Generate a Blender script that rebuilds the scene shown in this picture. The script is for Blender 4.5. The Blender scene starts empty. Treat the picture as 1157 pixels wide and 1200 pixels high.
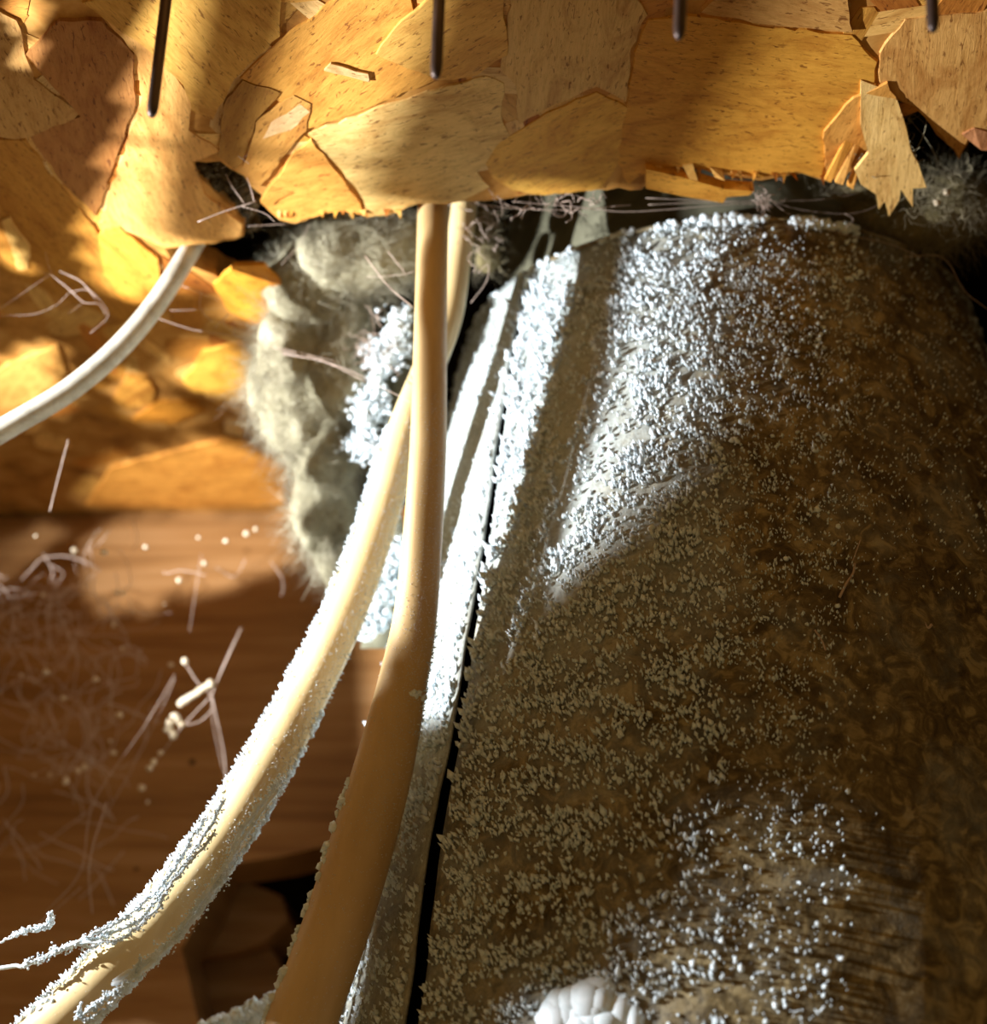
import bpy, math, random
import numpy as np
from mathutils import Vector, Matrix, noise as mn

# ---------------------------------------------------------------- camera
F, CX, CY = 1500.0, 578.5, 600.0
PITCH = math.radians(28)
CAM = Vector((0, 0, 1.62))
FW = Vector((0, math.cos(PITCH), math.sin(PITCH)))
UP = Vector((0, -math.sin(PITCH), math.cos(PITCH)))
RT = Vector((1, 0, 0))
CEIL = 1.90                                    # underside of the sheathing
scn = bpy.context.scene
COL = scn.collection
cam = bpy.data.cameras.new('camera'); cam_o = bpy.data.objects.new('camera', cam); COL.objects.link(cam_o)
cam_o.location = CAM; cam_o.rotation_euler = (math.pi / 2 + PITCH, 0, 0)
cam.sensor_fit = 'HORIZONTAL'; cam.sensor_width = 36; cam.lens = 36 * F / 1157
cam.clip_start = 0.01; cam.clip_end = 20
cam.dof.use_dof = True; cam.dof.focus_distance = 0.345; cam.dof.aperture_fstop = 8
scn.camera = cam_o
# ---------------------------------------------------------------- world + lamp
world = bpy.data.worlds.new('world'); scn.world = world; world.use_nodes = True
bgn = world.node_tree.nodes['Background']
bgn.inputs[0].default_value = (0.54, 0.335, 0.125, 1); bgn.inputs[1].default_value = 0.42
scn.view_settings.view_transform = 'Standard'; scn.view_settings.look = 'None'
scn.view_settings.gamma = 1; scn.view_settings.exposure = 0.0
scn.view_settings.use_curve_mapping = False

def W(px, py, d):
    """a real point: d metres along the view axis, seen at this pixel"""
    return CAM + d * (FW + RT * ((px - CX) / F) + UP * ((CY - py) / F))
def proj(p):
    q = p - CAM; d = q.dot(FW)
    return CX + F * q.dot(RT) / d, CY - F * q.dot(UP) / d, d
def onceil(px, py, z=CEIL):
    dz = FW.z + UP.z * (CY - py) / F
    return W(px, py, (z - CAM.z) / dz)
def onback(px, py, y):
    return W(px, py, y / (FW.y + UP.y * (CY - py) / F))

LAMP = CAM + RT * -0.33 + UP * 0.01 + FW * 0.30
ld = bpy.data.lights.new('torch', 'SPOT'); lo = bpy.data.objects.new('torch', ld); COL.objects.link(lo)
lo.location = LAMP
AIM = W(800, 420, 0.42)
lo.rotation_euler = (AIM - LAMP).to_track_quat('-Z', 'Y').to_euler()
ld.energy = 20; ld.color = (0.95, 0.98, 1.0); ld.shadow_soft_size = 0.0022
ld.spot_size = math.radians(118); ld.spot_blend = 1.0

R_ = random.Random(7)
NP = np.random.default_rng(11)

# ---------------------------------------------------------------- helpers
def tag(o, label=None, cat=None, group=None, kind=None):
    if label: o['label'] = label
    if cat: o['category'] = cat
    if group: o['group'] = group
    if kind: o['kind'] = kind
    return o
def link(name, me, mat, parent=None, smooth=False):
    if mat: me.materials.append(mat)
    if smooth: me.polygons.foreach_set('use_smooth', [True] * len(me.polygons))
    o = bpy.data.objects.new(name, me); COL.objects.link(o)
    if parent:
        o.parent = parent; o.matrix_parent_inverse = parent.matrix_world.inverted()
    return o
def mesh(name, vs, fs, mat, parent=None, smooth=False):
    me = bpy.data.meshes.new(name); me.from_pydata([tuple(v) for v in vs], [], fs); me.update()
    return link(name, me, mat, parent, smooth)
def empty(name, loc=(0, 0, 0)):
    o = bpy.data.objects.new(name, None); COL.objects.link(o); o.location = loc
    o.empty_display_size = .01
    bpy.context.view_layer.update()
    return o
def tris_mesh(name, V, T, mat, parent=None, smooth=False):
    """V (n,3) T (m,3) numpy"""
    me = bpy.data.meshes.new(name)
    me.vertices.add(len(V)); me.vertices.foreach_set('co', np.ascontiguousarray(V, dtype=np.float32).ravel())
    me.loops.add(len(T) * 3); me.loops.foreach_set('vertex_index', np.ascontiguousarray(T, dtype=np.int32).ravel())
    me.polygons.add(len(T)); me.polygons.foreach_set('loop_start', np.arange(0, len(T) * 3, 3, dtype=np.int32))
    me.update(calc_edges=True); me.validate()
    return link(name, me, mat, parent, smooth)

def spline(pts, n):
    """Catmull-Rom through tuples of floats -> n samples"""
    P = [np.array(p, float) for p in pts]
    P = [2 * P[0] - P[1]] + P + [2 * P[-1] - P[-2]]
    out = []; m = len(P) - 3
    for i in range(n):
        t = i / (n - 1) * m; k = min(int(t), m - 1); u = t - k
        a, b, c, d = P[k:k + 4]
        out.append(.5 * ((2 * b) + (-a + c) * u + (2 * a - 5 * b + 4 * c - d) * u * u + (-a + 3 * b - 3 * c + d) * u ** 3))
    return out

def frames(C):
    C = np.array(C); T = np.gradient(C, axis=0); T /= np.linalg.norm(T, axis=1)[:, None]
    v = np.array(RT) if abs(T[0] @ np.array(RT)) < .9 else np.array(UP)
    N = []; n = v - T[0] * (v @ T[0]); n /= np.linalg.norm(n)
    for t in T:
        n = n - t * (n @ t); n /= np.linalg.norm(n); N.append(n.copy())
    N = np.array(N); B = np.cross(T, N)
    return C, T, N, B

def tube_arrays(C, ra, rb=None, k=8, cap=True):
    C, T, N, B = frames(C); n = len(C)
    ra = np.broadcast_to(ra, n); rb = ra if rb is None else np.broadcast_to(rb, n)
    a = np.linspace(0, 2 * np.pi, k, endpoint=False)
    V = (C[:, None] + N[:, None] * (np.cos(a)[None, :, None] * ra[:, None, None]) + B[:, None] * (np.sin(a)[None, :, None] * rb[:, None, None])).reshape(-1, 3)
    i = np.arange(n - 1)[:, None] * k; j = np.arange(k)[None]; j2 = (j + 1) % k
    A = (i + j).ravel(); Bq = (i + j2).ravel(); Cq = (i + k + j2).ravel(); D = (i + k + j).ravel()
    Tn = np.concatenate([np.stack([A, Bq, Cq], 1), np.stack([A, Cq, D], 1)])
    if cap:
        c0 = np.array([[0, q + 1, q] for q in range(1, k - 1)]); c1 = np.array([[0, q, q + 1] for q in range(1, k - 1)]) + (n - 1) * k
        Tn = np.concatenate([Tn, c0, c1])
    return V, Tn
def join(parts):
    Vs, Ts, o = [], [], 0
    for v, t in parts:
        Vs.append(v); Ts.append(t + o); o += len(v)
    return np.concatenate(Vs), np.concatenate(Ts)

def crystals(P, D, L, Wd, rng=NP):
    """spiky grains: P base points, D directions, L lengths, Wd widths: 5-vertex spindles, 6 faces"""
    n = len(P); D = D / np.linalg.norm(D, axis=1)[:, None]
    r = rng.normal(size=(n, 3)); A = np.cross(D, r); A /= np.linalg.norm(A, axis=1)[:, None]; B = np.cross(D, A)
    mid = P + D * (L * rng.uniform(.3, .6, n))[:, None]
    V = np.empty((n, 5, 3))
    V[:, 0] = P - D * (L * .1)[:, None]; V[:, 4] = P + D * L[:, None]
    for k in range(3):
        a = 2.0944 * k; w = (Wd * rng.uniform(.35, .65, n))[:, None]
        V[:, 1 + k] = mid + (A * math.cos(a) + B * math.sin(a)) * w
    t = np.array([[0, 2, 1], [0, 3, 2], [0, 1, 3], [1, 2, 4], [2, 3, 4], [3, 1, 4]])
    T = (t[None] + 5 * np.arange(n)[:, None, None]).reshape(-1, 3)
    return V.reshape(-1, 3), T
ICO = None
def ico(sub=1):
    import bmesh
    bm = bmesh.new(); bmesh.ops.create_icosphere(bm, subdivisions=sub, radius=1)
    V = np.array([v.co[:] for v in bm.verts]); T = np.array([[v.index for v in f.verts] for f in bm.faces]); bm.free()
    return V, T
ICO1 = ico(1); ICO2 = ico(2)
def lumps(P, r, base=ICO1, rng=NP, rough=.3):
    n = len(P); V0, T0 = base; m = len(V0)
    s = r[:, None, None] * (1 + rng.uniform(-rough, rough, (n, m, 1))) * rng.uniform(.7, 1.25, (n, 1, 3))
    V = P[:, None] + V0[None] * s
    T = (T0[None] + m * np.arange(n)[:, None, None]).reshape(-1, 3)
    return V.reshape(-1, 3), T
def fibres(P, D, L, w, seg=5, curl=.9, rng=NP):
    """thin curled flat ribbons"""
    n = len(P); D = D / np.linalg.norm(D, axis=1)[:, None]
    bend = rng.normal(size=(n, 3)) * curl; side = np.cross(D, rng.normal(size=(n, 3))); side /= np.linalg.norm(side, axis=1)[:, None]
    V = np.empty((n, seg + 1, 2, 3)); p = P.copy(); d = D.copy()
    for k in range(seg + 1):
        ww = (w * (1 - .7 * k / seg))[:, None]
        V[:, k, 0] = p - side * ww; V[:, k, 1] = p + side * ww
        d = d + bend / seg + rng.normal(size=(n, 3)) * .12; d /= np.linalg.norm(d, axis=1)[:, None]
        p = p + d * (L / seg)[:, None]
    t = []
    for k in range(seg):
        a = 2 * k; t += [[a, a + 1, a + 3], [a, a + 3, a + 2]]
    T = (np.array(t)[None] + (2 * seg + 2) * np.arange(n)[:, None, None]).reshape(-1, 3)
    return V.reshape(-1, 3), T

# ---------------------------------------------------------------- materials
def nt(name, rough=.7, spec=.3):
    m = bpy.data.materials.new(name); m.use_nodes = True; t = m.node_tree
    b = t.nodes['Principled BSDF']; b.inputs['Roughness'].default_value = rough
    b.inputs['Specular IOR Level'].default_value = spec
    return m, t, b
def node(t, ty, **kw):
    n = t.nodes.new(ty)
    for k, v in kw.items():
        if k in n.inputs.keys(): n.inputs[k].default_value = v
        else: setattr(n, k, v)
    return n
def ramp(t, fac, stops):
    r = t.nodes.new('ShaderNodeValToRGB'); e = r.color_ramp.elements
    while len(e) < len(stops): e.new(.5)
    for q, (p, c) in zip(e, stops):
        q.position = p; q.color = (*c, 1) if len(c) == 3 else c
    t.links.new(fac, r.inputs[0]); return r.outputs[0]
def mixc(t, fac, a, b, mode='MIX'):
    m = t.nodes.new('ShaderNodeMix'); m.data_type = 'RGBA'; m.blend_type = mode
    for s, v in ((m.inputs[0], fac), (m.inputs[6], a), (m.inputs[7], b)):
        if hasattr(v, 'is_linked'): t.links.new(v, s)
        elif isinstance(v, (int, float)): s.default_value = v
        else: s.default_value = (*v, 1)
    return m.outputs[2]
def coords(t, scale, which='Object'):
    tc = t.nodes.new('ShaderNodeTexCoord'); mp = t.nodes.new('ShaderNodeMapping'); mp.inputs['Scale'].default_value = scale
    t.links.new(tc.outputs[which], mp.inputs[0]); return mp.outputs[0]
def noise(t, vec, scale, detail=4, rough=.6, dist=0):
    n = node(t, 'ShaderNodeTexNoise', Scale=scale, Detail=detail, Roughness=rough, Distortion=dist)
    t.links.new(vec, n.inputs['Vector']); return n.outputs[0]
def bump(t, b, h, strength, dist):
    n = node(t, 'ShaderNodeBump', Strength=strength, Distance=dist)
    t.links.new(h, n.inputs['Height']); t.links.new(n.outputs[0], b.inputs['Normal'])

def strand_mat():
    """one wood strand: grain along the object's own x, colour from the object's colour"""
    m, t, b = nt('wood_strand', .62, .25)
    oi = t.nodes.new('ShaderNodeObjectInfo')
    tc = t.nodes.new('ShaderNodeTexCoord'); add = t.nodes.new('ShaderNodeVectorMath'); add.operation = 'ADD'
    mul = t.nodes.new('ShaderNodeVectorMath'); mul.operation = 'SCALE'
    cmb = t.nodes.new('ShaderNodeCombineXYZ')
    for k in range(3): t.links.new(oi.outputs['Random'], cmb.inputs[k])
    t.links.new(cmb.outputs[0], mul.inputs[0]); mul.inputs['Scale'].default_value = 3.7
    t.links.new(tc.outputs['Object'], add.inputs[0]); t.links.new(mul.outputs[0], add.inputs[1])
    def mp(s):
        q = t.nodes.new('ShaderNodeMapping'); q.inputs['Scale'].default_value = s
        t.links.new(add.outputs[0], q.inputs[0]); return q.outputs[0]
    g1 = noise(t, mp((110, 800, 110)), 1.0, 6, .75, 1.2)
    g2 = noise(t, mp((35, 90, 50)), 1.0, 5, .7, 1.5)
    g3 = noise(t, mp((320, 1100, 320)), 1.0, 3, .6, .8)
    fine = ramp(t, g1, [(.30, (.76, .70, .62)), (.5, (1, 1, 1.1)), (.75, (1.08, 1.06, 1.2))])
    blot = ramp(t, g2, [(.28, (.66, .52, .40)), (.52, (1, 1, 1.05)), (.75, (1.15, 1.2, 1.4))])
    pit = ramp(t, g3, [(.33, (.28, .16, .07)), (.41, (1, 1, 1))])
    c = mixc(t, 1.0, oi.outputs['Color'], fine, 'MULTIPLY'); c = mixc(t, 1.0, c, blot, 'MULTIPLY'); c = mixc(t, .8, c, pit, 'MULTIPLY')
    t.links.new(c, b.inputs['Base Color'])
    bump(t, b, g1, .35, .0006)
    return m
def simple_noise_mat(name, stops, scale, stretch=(1, 1, 1), rough=.8, spec=.2, bstr=.3, bdist=.001, detail=6):
    m, t, b = nt(name, rough, spec)
    h = noise(t, coords(t, stretch), scale, detail, .62, .4)
    t.links.new(ramp(t, h, stops), b.inputs['Base Color'])
    if bstr: bump(t, b, h, bstr, bdist)
    return m
M_STRAND = strand_mat()
M_PANEL = simple_noise_mat('strand_board', [(.3, (.22, .085, .015)), (.5, (.48, .22, .045)), (.7, (.62, .33, .09))], 60, (1, 1, 1))
M_FROST = simple_noise_mat('frost', [(.3, (.62, .73, .78)), (.7, (.84, .91, .97))], 300, rough=.55, spec=.35, bstr=0)
M_FROST.node_tree.nodes['Principled BSDF'].inputs['Subsurface Weight'].default_value = .0
def duct_mat():
    m, t, b = nt('frosted_metal', .6, .35)
    c1 = coords(t, (1, 1, 1))
    n1 = noise(t, c1, 45, 6, .6, .6); n2 = noise(t, c1, 700, 4, .7); n3 = noise(t, c1, 160, 5, .65, 1.2)
    at = t.nodes.new('ShaderNodeAttribute'); at.attribute_name = 'rime_light'
    vor = node(t, 'ShaderNodeTexVoronoi', Scale=95.0); t.links.new(c1, vor.inputs['Vector'])
    metal = ramp(t, n3, [(.36, (.075, .052, .020)), (.5, (.165, .12, .052)), (.62, (.36, .285, .15))])
    sp = ramp(t, vor.outputs['Color'], [(.2, (.65, .6, .5)), (.8, (1.15, 1.15, 1.1))])
    metal = mixc(t, .8, metal, sp, 'MULTIPLY')
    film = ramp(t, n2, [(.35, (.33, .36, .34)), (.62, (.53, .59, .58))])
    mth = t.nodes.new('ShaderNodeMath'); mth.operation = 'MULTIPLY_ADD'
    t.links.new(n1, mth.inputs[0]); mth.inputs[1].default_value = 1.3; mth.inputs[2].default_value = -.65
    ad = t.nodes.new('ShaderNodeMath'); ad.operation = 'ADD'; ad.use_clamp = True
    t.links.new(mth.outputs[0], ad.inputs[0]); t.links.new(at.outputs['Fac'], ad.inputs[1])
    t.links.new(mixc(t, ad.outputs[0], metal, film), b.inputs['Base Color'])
    bump(t, b, n2, .5, .0008)
    return m
M_DUCT = duct_mat()
M_DARKMETAL = simple_noise_mat('dull_metal', [(.3, (.10, .095, .06)), (.7, (.22, .21, .14))], 80, rough=.6, spec=.4)
M_BLACK = simple_noise_mat('felt_and_dark', [(.3, (.004, .003, .003)), (.7, (.012, .009, .007))], 200, rough=1, spec=0)  # felt overhead; elsewhere plain black for blockers and painted darkness
M_CREAM = simple_noise_mat('cream_sheath', [(.3, (.60, .43, .20)), (.6, (.74, .57, .30)), (.8, (.80, .66, .40))], 60, (1, 1, .3), rough=.42, spec=.45, bstr=.12, bdist=.0006)
M_TAN = simple_noise_mat('tan_sheath', [(.3, (.52, .34, .15)), (.6, (.66, .46, .22)), (.8, (.74, .56, .32))], 60, (1, 1, .3), rough=.42, spec=.45, bstr=.12, bdist=.0006)
M_WHITE = simple_noise_mat('white_sheath', [(.35, (.42, .40, .33)), (.6, (.60, .58, .50)), (.8, (.70, .68, .62))], 150, (1, 1, 1), rough=.5, spec=.4, bstr=.15, bdist=.0005)
M_INS = simple_noise_mat('insulation', [(.3, (.13, .11, .07)), (.5, (.33, .30, .20)), (.72, (.54, .50, .36))], 55, rough=1, spec=0, bstr=.9, bdist=.004, detail=9)
M_INSF = simple_noise_mat('insulation_fibre', [(.35, (.30, .27, .19)), (.65, (.52, .48, .36))], 70, rough=.9, spec=.1, bstr=0)
M_INS2 = simple_noise_mat('dusty_insulation', [(.35, (.09, .075, .05)), (.5, (.20, .165, .08)), (.7, (.30, .24, .12))], 60, rough=1, spec=0, bstr=.9, bdist=.004, detail=9)
M_INS2F = simple_noise_mat('dusty_fibre', [(.35, (.20, .17, .12)), (.65, (.42, .36, .22))], 70, rough=.9, spec=.1, bstr=0)
M_NAIL = simple_noise_mat('nail_steel', [(.3, (.03, .02, .018)), (.7, (.09, .06, .05))], 300, (1, 1, .2), rough=.45, spec=.6, bstr=.2, bdist=.0004)
M_NAIL.node_tree.nodes['Principled BSDF'].inputs['Metallic'].default_value = .6
M_RAFT = simple_noise_mat('rafter_wood', [(.3, (.20, .085, .022)), (.5, (.32, .15, .045)), (.7, (.42, .22, .085))], 9, (1, 1, 14), rough=.6, spec=.3, bstr=.2, bdist=.001)
M_WEB = simple_noise_mat('cobweb_silk', [(.3, (.45, .33, .26)), (.7, (.66, .52, .44))], 200, rough=.6, spec=.3, bstr=0)
M_DIRT = simple_noise_mat('dark_dust', [(.3, (.02, .014, .008)), (.7, (.10, .07, .035))], 300, rough=1, spec=0)
M_EGG = simple_noise_mat('husk', [(.3, (.62, .48, .30)), (.7, (.85, .75, .58))], 300, rough=.5, spec=.4, bstr=0)

# ---------------------------------------------------------------- ceiling of strand board, with the torn hole
def rag(pts, amp=.0009, step=.0035, seed=3):
    out = []; r = random.Random(seed)
    for i in range(len(pts) - 1):
        a, b = pts[i], pts[i + 1]; n = max(1, int((b - a).length / step))
        t = (b - a).normalized(); nn = Vector((-t.y, t.x, 0))
        for k in range(n):
            q = a.lerp(b, k / n)
            if k: q = q + nn * r.uniform(-amp, amp) + t * r.uniform(-amp, amp) * .5
            out.append(q)
    out.append(pts[-1]); return out
EDGE = [(1157, 172), (1146, 158), (1136, 166), (1124, 187), (1110, 168), (1098, 158), (1090, 145), (1070, 126), (1054, 118), (1040, 135), (1020, 160), (1010, 190), (990, 205), (967, 212), (940, 203), (915, 207), (890, 212), (850, 205), (800, 196), (768, 199), (752, 222),
        (700, 222), (650, 227), (600, 232), (540, 236), (490, 239), (455, 252), (430, 255), (400, 248), (370, 250), (345, 262), (328, 258), (314, 246), (306, 228), (286, 206), (258, 189), (227, 189), (236, 210), (262, 236), (287, 262), (286, 276), (262, 282), (236, 286), (193, 291),
        (200, 304), (240, 318), (300, 350), (335, 400), (345, 480), (352, 600), (356, 660)]
edge_w = rag([onceil(*p) for p in EDGE], seed=5)
outer = [onceil(-700, 660), onceil(-700, -420), onceil(1900, -420), onceil(1900, 130), onceil(1400, 150)]
PANEL = [v.xy for v in edge_w] + [v.xy for v in outer]
def inside(x, y):
    c = False; n = len(PANEL); j = n - 1
    for i in range(n):
        a, b = PANEL[i], PANEL[j]
        if (a.y > y) != (b.y > y) and x < (b.x - a.x) * (y - a.y) / (b.y - a.y) + a.x: c = not c
        j = i
    return c
import bmesh
def prism(name, poly, z0, z1, mat, parent=None):
    """poly: list of (x,y) -> closed slab"""
    bm = bmesh.new(); vs = [bm.verts.new((p[0], p[1], z0)) for p in poly]
    f = bm.faces.new(vs); f.normal_update()
    if f.normal.z > 0: f.normal_flip()
    r = bmesh.ops.extrude_face_region(bm, geom=[f])
    for v in [g for g in r['geom'] if isinstance(g, bmesh.types.BMVert)]: v.co.z = z1
    bmesh.ops.recalc_face_normals(bm, faces=bm.faces[:])
    bmesh.ops.triangulate(bm, faces=[f for f in bm.faces if len(f.verts) > 4])
    me = bpy.data.meshes.new(name); bm.to_mesh(me); bm.free()
    return link(name, me, mat, parent)
ceiling = prism('ceiling', PANEL, CEIL, CEIL + .011, M_PANEL)
tag(ceiling, 'amber strand board sheathing with torn hole around frosty duct', kind='structure')

def srgb(r, g, b):
    f = lambda c: ((c / 255 + .055) / 1.055) ** 2.4 if c > 10 else c / 3294
    return (f(r), f(g), f(b), 1)
PAL = [srgb(232, 172, 72), srgb(222, 158, 58), srgb(240, 186, 92), srgb(206, 138, 48), srgb(196, 124, 42), srgb(228, 178, 88), srgb(244, 200, 116), srgb(180, 108, 34)]
def strand(poly, ang, colr, level, lip=.0):
    """poly world xy; a thin chip glued to the underside; object x = grain"""
    cx = sum(p[0] for p in poly) / len(poly); cy = sum(p[1] for p in poly) / len(poly)
    ca, sa = math.cos(-ang), math.sin(-ang)
    n = len(poly); top = .0; bot = -level
    loc = [((p[0] - cx) * ca - (p[1] - cy) * sa, (p[0] - cx) * sa + (p[1] - cy) * ca) for p in poly]
    bm = bmesh.new()
    lo_ = [bm.verts.new((x * .985, y * .985, bot)) for x, y in loc]; hi = [bm.verts.new((x, y, top + .0004)) for x, y in loc]
    bm.faces.new(lo_); 
    for i in range(n):
        bm.faces.new((lo_[i], hi[i], hi[(i + 1) % n], lo_[(i + 1) % n]))
    bmesh.ops.recalc_face_normals(bm, faces=bm.faces[:])
    f = max(bm.faces, key=lambda q: len(q.verts)); f.normal_update()
    if f.normal.z > 0:
        for q in bm.faces: q.normal_flip()
    me = bpy.data.meshes.new('wood_strand'); bm.to_mesh(me); bm.free()
    o = link('wood_strand', me, M_STRAND)
    o.location = (cx, cy, CEIL); o.rotation_euler = (0, 0, ang)
    o.parent = ceiling; o.color = (colr[0] * .9, colr[1] * .9, colr[2], 1)
    return o
# random strands under the big ones
R2 = random.Random(21); cnt = 0; tries = 0
while cnt < 190 and tries < 4000:
    tries += 1
    px, py = R2.uniform(-60, 1220), R2.uniform(-60, 590)
    if py > 300 and px > 380: continue
    c = onceil(px, py); ang = R2.gauss(.3, 1.0)
    ln, wd = R2.uniform(.014, .036), R2.uniform(.005, .013)
    u = Vector((math.cos(ang), math.sin(ang), 0)); v = Vector((-u.y, u.x, 0))
    k = R2.uniform(.35, .8)
    base = [(-.5, -.2), (-.42, -.5), (0, -.55 - R2.uniform(-.1, .1)), (.4, -.5), (.5, -.1 + R2.uniform(-.2, .2)), (.38, .42), (0, .5 + R2.uniform(-.1, .1)), (-.45, k * .6)]
    pl = [c + u * (a * ln) + v * (b * wd) for a, b in base]
    if not all(inside(p.x, p.y) for p in pl): continue
    cc = list(R2.choice(PAL)); s = R2.uniform(.75, 1.05); cc = [cc[0] * s, cc[1] * s, cc[2] * s, 1]
    strand([p.xy for p in pl], ang, cc, R2.uniform(.0001, .0004)); cnt += 1
# large strands, with pools of light at left drawn as pale strands: outline in the photo, grain direction (two pixels), colour
BIG = [
    ([(360, 155), (430, 130), (500, 105), (570, 86), (592, 95), (590, 140), (600, 165), (560, 200), (575, 218), (540, 235), (490, 238), (458, 250), (432, 253), (420, 225), (392, 190)], (360, 160, 590, 95), srgb(236, 196, 108)),
    ([(568, 190), (585, 165), (610, 150), (640, 130), (700, 105), (738, 125), (735, 160), (720, 200), (705, 220), (640, 228), (600, 222), (575, 205)], (570, 200, 740, 130), srgb(232, 176, 68)),
    ([(742, 60), (758, 20), (800, 14), (880, 26), (1000, 38), (1030, 70), (1022, 110), (975, 150), (965, 208), (935, 200), (890, 208), (820, 196), (765, 194), (735, 215), (722, 190)], (740, 40, 1000, 70), srgb(222, 158, 52)),
    ([(1030, 60), (1060, 20), (1157, 10), (1200, 60), (1190, 160), (1150, 150), (1135, 160), (1123, 182), (1098, 152), (1075, 125), (1050, 112), (1030, 95)], (1090, 10, 1080, 150), srgb(226, 170, 84)),
    ([(600, -20), (735, -20), (760, 15), (740, 55), (735, 118), (700, 100), (640, 126), (608, 145), (604, 100), (586, 82)], (660, -20, 640, 120), srgb(226, 182, 98)),
    ([(280, 90), (330, 45), (400, -10), (480, -20), (500, 60), (520, 88), (440, 122), (360, 150), (330, 120)], (330, 100, 450, -10), srgb(224, 160, 62)),
    ([(120, 12), (195, 68), (225, 110), (222, 150), (260, 175), (225, 188), (240, 225), (285, 262), (282, 276), (195, 290), (118, 258), (140, 190), (165, 120), (160, 60)], (150, 60, 230, 250), srgb(230, 172, 84)),
    ([(95, 0), (210, -20), (330, -20), (330, 40), (275, 92), (250, 140), (225, 128), (215, 98), (180, 62)], (110, 0, 240, 130), srgb(222, 168, 70)),
    ([(-40, 155), (30, 160), (62, 205), (108, 258), (140, 310), (180, 350), (160, 380), (80, 350), (-40, 300)], (-20, 170, 160, 370), srgb(188, 130, 44)),
    ([(-40, -10), (20, 20), (40, 90), (95, 130), (80, 150), (20, 162), (-40, 150)], (0, 0, 60, 150), srgb(200, 152, 76)),
    ([(30, 60), (70, 20), (120, 20), (158, 60), (160, 120), (135, 190), (112, 252), (64, 200), (35, 158), (95, 134)], (60, 60, 110, 240), srgb(176, 118, 52)),
    ([(305, 235), (345, 175), (365, 160), (392, 195), (418, 228), (428, 250), (400, 245), (345, 258), (322, 250)], (320, 230, 400, 200), srgb(230, 162, 66)),
    ([(285, 190), (300, 140), (345, 108), (365, 118), (360, 150), (335, 178), (304, 218)], (290, 190, 350, 120), srgb(206, 148, 62)),
    ([(308, 160), (318, 140), (352, 118), (364, 128), (340, 150)], (310, 155, 360, 125), srgb(228, 188, 120)),
    ([(255, 180), (262, 120), (285, 90), (330, 105), (300, 138), (284, 188), (275, 196)], (265, 180, 300, 95), srgb(172, 122, 44)),
    ([(115, 272), (140, 262), (186, 300), (190, 330), (165, 356), (145, 352), (122, 320)], (120, 270, 180, 350), srgb(226, 156, 52)),  # start of the strands outlined and coloured as lit patches
    ([(250, 330), (275, 308), (310, 308), (334, 335), (332, 362), (300, 378), (268, 362)], (260, 330, 330, 360), srgb(232, 158, 46)),
    ([(215, 445), (238, 408), (285, 398), (298, 420), (292, 452), (260, 460), (225, 456)], (220, 450, 290, 420), srgb(234, 172, 60)),
    ([(130, 470), (150, 436), (172, 438), (182, 455), (178, 470), (150, 476)], (140, 470, 180, 450), srgb(214, 150, 54)),
    ([(155, 490), (185, 468), (232, 468), (240, 480), (205, 494)], (155, 486, 235, 475), srgb(196, 128, 34)),
    ([(0, 490), (-20, 440), (20, 420), (68, 402), (78, 435), (70, 470), (30, 500)], (-10, 470, 75, 420), srgb(226, 166, 74)),
    ([(100, 590), (130, 545), (190, 530), (260, 512), (300, 520), (338, 545), (334, 588), (240, 592)], (110, 575, 330, 550), srgb(228, 156, 58)),
    ([(2, 255), (12, 250), (36, 285), (34, 312), (22, 314), (14, 285)], (5, 255, 32, 310), srgb(232, 184, 92)),  # end of the lit-patch strands
    ([(820, 10), (850, -20), (990, -20), (1000, 34), (935, 28), (880, 22)], (830, -10, 990, 20), srgb(214, 160, 78)),
    ([(965, 150), (1000, 110), (1040, 92), (1052, 116), (1020, 158), (1008, 188), (985, 204), (968, 208)], (970, 200, 1030, 100), srgb(226, 160, 66)),
    ([(380, 78), (388, 70), (432, 82), (434, 92), (405, 84)], (380, 75, 432, 88), srgb(226, 184, 112)),
    ([(440, 60), (470, 20), (520, -20), (590, -20), (596, 60), (560, 84), (515, 90)], (460, 60, 580, -10), srgb(228, 174, 76)),
]
for i, (pp, g, c) in enumerate(BIG):
    pw = [onceil(*p) for p in pp]
    pw = rag(pw + [pw[0]], .0005, .003, 40 + i)[:-1]
    a, b = onceil(g[0], g[1]), onceil(g[2], g[3])
    o = strand([p.xy for p in pw], math.atan2(b.y - a.y, b.x - a.x), c, .0006 + .00004 * i)
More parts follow.
